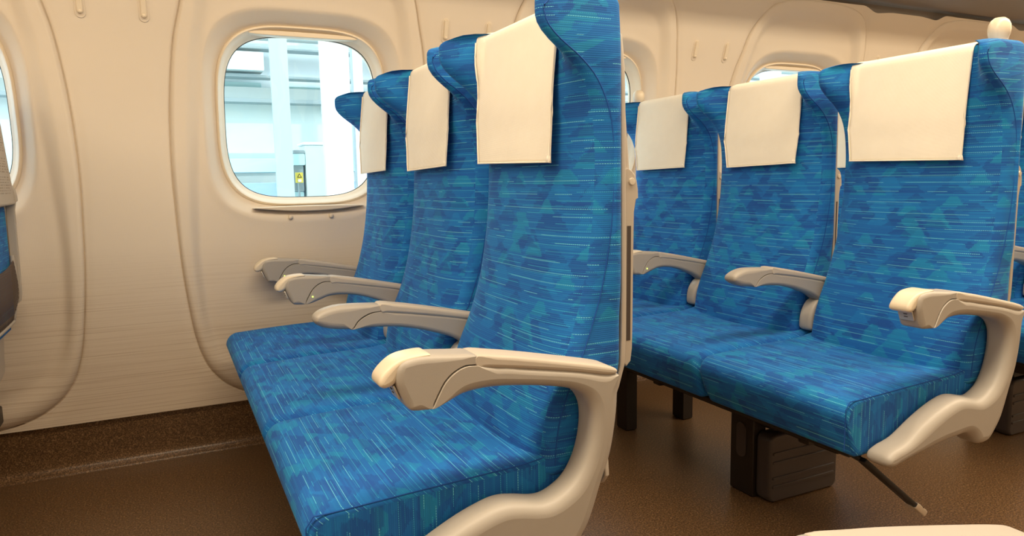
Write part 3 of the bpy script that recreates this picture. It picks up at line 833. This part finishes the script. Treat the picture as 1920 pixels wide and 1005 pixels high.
# windows
def ring_loft(name, specs, xc, mat, parent=None, n=4.0, N=120):
    """specs: (hw, hh, y, dz)"""
    V = []; F = []
    for hw, hh, y, p in specs:
        for k in range(N):
            th = 2*pi*k/N; r = rr_pt(th, hw, hh, p); z = WC+r*sin(th)
            V.append((xc+r*cos(th), y+(wy(z)-wy(WC))*1.0, z))
    for i in range(len(specs)-1):
        for j in range(N):
            a, b = i*N+j, i*N+(j+1) % N; F.append((a, b, b+N, a+N))
    return mesh(name, V, F, mat, parent, sharp=50)
y0w = wy(WC)
for w, idx in enumerate(range(-2, 5)):
    xc = XCW+idx*PITCH
    # inner frame: bead + flat + rubber + glass
    fr = ring_loft('window_frame', [(.268, .278, y0w+.060, 3.6), (.264, .274, y0w+.049, 3.6), (.260, .270, y0w+.047, 3.6), (.257, .267, y0w+.051, 3.6), (.252, .262, y0w+.066, 3.6), (.246, .256, y0w+.080, 3.6), (.240, .250, y0w+.087, 3.6), (.239, .249, y0w+.105, 3.6)], xc, TRIM)
    V = []; F = []; N = 120
    for yy in (.092, .096):
        V.append((xc, y0w+yy, WC))
        for k in range(N):
            th = 2*pi*k/N; r = rr_pt(th, .2395, .2495, 3.6); z = WC+r*sin(th)
            V.append((xc+r*cos(th), y0w+yy+(wy(z)-y0w), z))
    for s in (0, 1):
        b0 = s*(N+1)
        for k in range(N):
            f = (b0, b0+1+k, b0+1+(k+1) % N); F.append(f if s == 0 else f[::-1])
    gl = mesh('window_pane', V, F, GLASS, fr)
    fr.name = 'window_%d' % (w+1); tag(fr, kind='structure')
    ring_loft('window_seal', [(.2400, .2500, y0w+.0890, 3.6), (.2385, .2485, y0w+.0885, 3.6), (.2380, .2480, y0w+.090, 3.6), (.2380, .2480, y0w+.0915, 3.6)], xc, BLACK, fr)
    if idx < -1 or idx > 2: continue
    # blind pull bar at the head of the opening
    zt = 1.312; yt = wy(zt)
    bl = slab('roller_blind', [(-.160, zt-.004), (-.150, zt+.004), (-.10, zt+.008), (0, zt+.009), (.10, zt+.008), (.150, zt+.004), (.160, zt-.004), (.08, zt-.006), (-.08, zt-.006)], yt+.050, yt+.088, .002, .002, TRIM, None, n=3)
    bl.data.transform(Matrix.Translation((xc, 0, 0)))
    tag(bl, 'cream roller blind bar drawn up at the top of a window', 'window blind', 'roller blind bars')
    # sill lip under the opening
    zs_ = .778; ys_ = wy(zs_)
    sl = slab('window_sill', [(-.17, zs_+.003), (0, zs_+.006), (.17, zs_+.003), (.14, zs_-.003), (.07, zs_-.010), (0, zs_-.012), (-.07, zs_-.010), (-.14, zs_-.003)], ys_+.002, ys_+.05, .004, .002, TRIM, fr, n=4)
    sl.data.transform(Matrix.Translation((xc, 0, 0)))
    for dx in (-.065, .065):
        lathe('sill_screw_cap', [(.0001, -.006), (.005, -.005), (.0075, -.002), (.008, .004), (.008, .02)], (xc+dx, wy(.75)+.008, .748), TRIM, fr, n=16, axis='y')
BL = [o for o in bpy.data.objects if o.name.startswith('roller_blind')]
BLN = ['at the left edge of the photo', 'above the large window pane beside the nearest row', 'half hidden behind the nearest aisle seat', 'over the window behind the right-hand row']
for i, o in enumerate(BL):
    if BLN[i]: o['label'] = 'cream roller blind bar drawn up, ' + BLN[i]
    else: o['label'] = 'cream roller blind bar drawn up at a window outside the photo'
# vertical hook rails on the pillars between windows
HN = {-3: 'wall pillar beyond the left edge', -2: 'wall pillar beyond the left edge', -1: 'pillar between the two left windows', 0: 'pillar above the nearest row', 1: 'pillar above the right-hand row',
      2: 'pillar behind the right-hand aisle seat', 3: 'farthest pillar', 4: 'farthest pillar'}
for idx in range(-1, 3):
    for k, dx in enumerate((-.076, .077)):
        x = XCW+.52+idx*PITCH+dx; z = 1.348
        o = slab('coat_hook', rrect(0, z, .0155, .062, .0077, 6), -.0085, .004, .005, .001, TRIM, None, n=4, smooth_n=1)
        # recess ring around it
        rg = slab('hook_recess', rrect(0, z-.003, .026, .076, .0128, 6), -.0015, .004, .0015, .001, WALL, o, n=3, smooth_n=1)
        th = (wy(z+.04)-wy(z-.04))/.08
        for q_ in (o, rg):
            for v in q_.data.vertices: v.co.y += wy(z)+th*(v.co.z-z)-.004; v.co.x += x
        bt = lathe('hook_button', [(.0001, -.012), (.003, -.0115), (.005, -.009), (.0055, -.004), (.0055, .004)], (x, wy(z-.024)-.004, z-.026), TRIM, o, n=14, axis='y')
        tag(o, 'cream coat hook, %s of the pair on the %s' % (('left', 'right')[k], HN[idx]), 'coat hook', 'coat hooks on the pillars')

# ================================================================ OUTSIDE
OW = m_plain('white_painted_steel', (.86, .93, .96, 1), .5); OG = m_plain('pale_green_panel', (.70, .80, .78, 1), .5, noise_amt=.2)
OT = m_plain('teal_panel', (.52, .76, .77, 1), .5); OB = m_plain('light_blue_panel', (.36, .53, .80, 1), .5); OD = m_plain('grey_steel', (.30, .37, .38, 1), .5); OY = m_plain('yellow_sign', (.75, .60, .08, 1), .5); OC = m_plain('grey_cyan_steel', (.44, .54, .56, 1), .5); OP = m_plain('platform_concrete', (.75, .78, .78, 1), .8)
bld = empty('station_building', (2, 5.2, 0)); tag(bld, 'pale glazed station building across the tracks, seen through the windows', 'building')
def ob(name, x0, x1, y0, y1, z0, z1, mat, par=None, r=.01):
    o = box(name, x0, x1, y0, y1, z0, z1, mat, None, r)
    if par: o.parent = par; o.matrix_parent_inverse = Matrix.Translation(-par.location)
    return o
ob('back_wall', -4, 16, 5.2, 5.4, -.8, 1.62, OG, bld)
ob('upper_wall', -4, 16, 5.3, 5.5, 1.62, 4.2, OW, bld)
for z, h, m_ in ((1.684, .010, OD), (1.50, .016, OD), (2.03, .05, OG), (1.90, .008, OD)): ob('ledge', -4, 16, 5.05, 5.2, z-h, z+h, m_, bld)
for x in (0.0, 3.4, 6.6): ob('wall_panel', x-.75, x+.2, 5.1, 5.22, 1.02, 1.10, OT, bld); 
ob('lit_strip', .55, 1.02, 5.15, 5.21, 1.42, 1.50, OW, bld)
ob('light_box', -.3, .10, 5.0, 5.22, 1.72, 1.86, OG, bld)
ob('window_band', .28, .80, 5.24, 5.30, 1.54, 1.64, OT, bld)
ob('window_band', -.6, .10, 5.24, 5.30, 1.53, 1.66, OT, bld)
ob('teal_counter', -1.2, .75, 4.6, 4.9, .94, 1.04, OT, bld)
ob('blue_base', -4, 16, 4.55, 4.75, .74, .865, OB, bld)
ob('white_plinth', -4, 16, 4.56, 4.75, -.8, .74, OW, bld)
ob('footing', -4, 16, 5.2, 5.4, -.8, -.7, OW, bld)
def ocol(x, w, m_, label, y=4.0, dark=False):
    t = empty('platform_column', (x, y, -.8)); tag(t, label, 'column', 'station columns outside')
    ob('shaft', x-w/2, x+w/2, y, y+.12, -.8, 4.2, m_, t)
    ob('flange', x-w/2-.012, x+w/2+.012, y-.012, y, -.8, 4.2, m_, t, .003)
ocol(.062, .085, OC, 'grey-white steel column outside, left one in the large window')
ocol(.42, .16, OW, 'wide white steel column outside, beside the window seat')
ocol(.57, .04, OW, 'thin white steel post outside, just right of the wide white column')
ocol(2.6, .12, OW, 'white steel column outside, hidden behind the seats')
ocol(4.35, .12, OW, 'white steel column outside the farther window')
cab = empty('ticket_cabinet', (.35, 4.3, -.8)); tag(cab, 'pale green cabinet on the platform outside the large window', 'cabinet')
ob('cabinet_body', .24, .46, 4.25, 4.5, -.8, 1.12, OG, cab); ob('cabinet_top', .23, .47, 4.24, 4.5, 1.12, 1.14, OW, cab)
gate = empty('platform_gate', (.17, 4.2, -.8)); tag(gate, 'teal gate cabinet with dark niche behind the yellow caution sign', 'gate')
ob('gate_body', .155, .235, 4.22, 4.4, .98, 1.06, OT, gate); ob('gate_post', .155, .225, 4.27, 4.4, -.8, .80, OT, gate); ob('gate_niche', .155, .225, 4.25, 4.4, .80, .98, OD, gate); ob('gate_cap', .155, .235, 4.22, 4.4, 1.06, 1.085, OD, gate)
sg = empty('caution_sign', (.19, 4.18, -.8)); tag(sg, 'small yellow caution sign with black triangle outside the large window', 'sign')
ob('sign_plate', .158, .208, 4.18, 4.20, .86, .93, OY, sg, .003); ob('sign_stand', .178, .188, 4.20, 4.245, -.8, .92, OD, sg, .003)
def tri(name, c, s, mat, y, par):
    V = [(c[0], y, c[1]+s), (c[0]-s, y, c[1]-s*.75), (c[0]+s, y, c[1]-s*.75)]; V += [(a, y-.002, b) for a, _, b in V]
    o = mesh(name, V, [(0, 1, 2), (5, 4, 3), (0, 3, 4, 1), (1, 4, 5, 2), (2, 5, 3, 0)], mat, None, smooth=False); o.parent = par; o.matrix_parent_inverse = Matrix.Translation(-par.location)
tri('triangle_mark', (.183, .908), .016, BLACK, 4.179, sg); tri('triangle_inner', (.183, .907), .009, OY, 4.176, sg)
ob('round_mark', .172, .194, 4.172, 4.18, .866, .884, OW, sg, .01)
pf = box('platform', -6, 18, 2.6, 9, -.9, -.8, OP); tag(pf, 'pale concrete station platform outside', 'platform')

for o in list(bpy.data.objects):
    if o.parent is None and o.type == 'MESH' and not o.get('kind') and not o.get('label'): print('UNTAGGED', o.name)
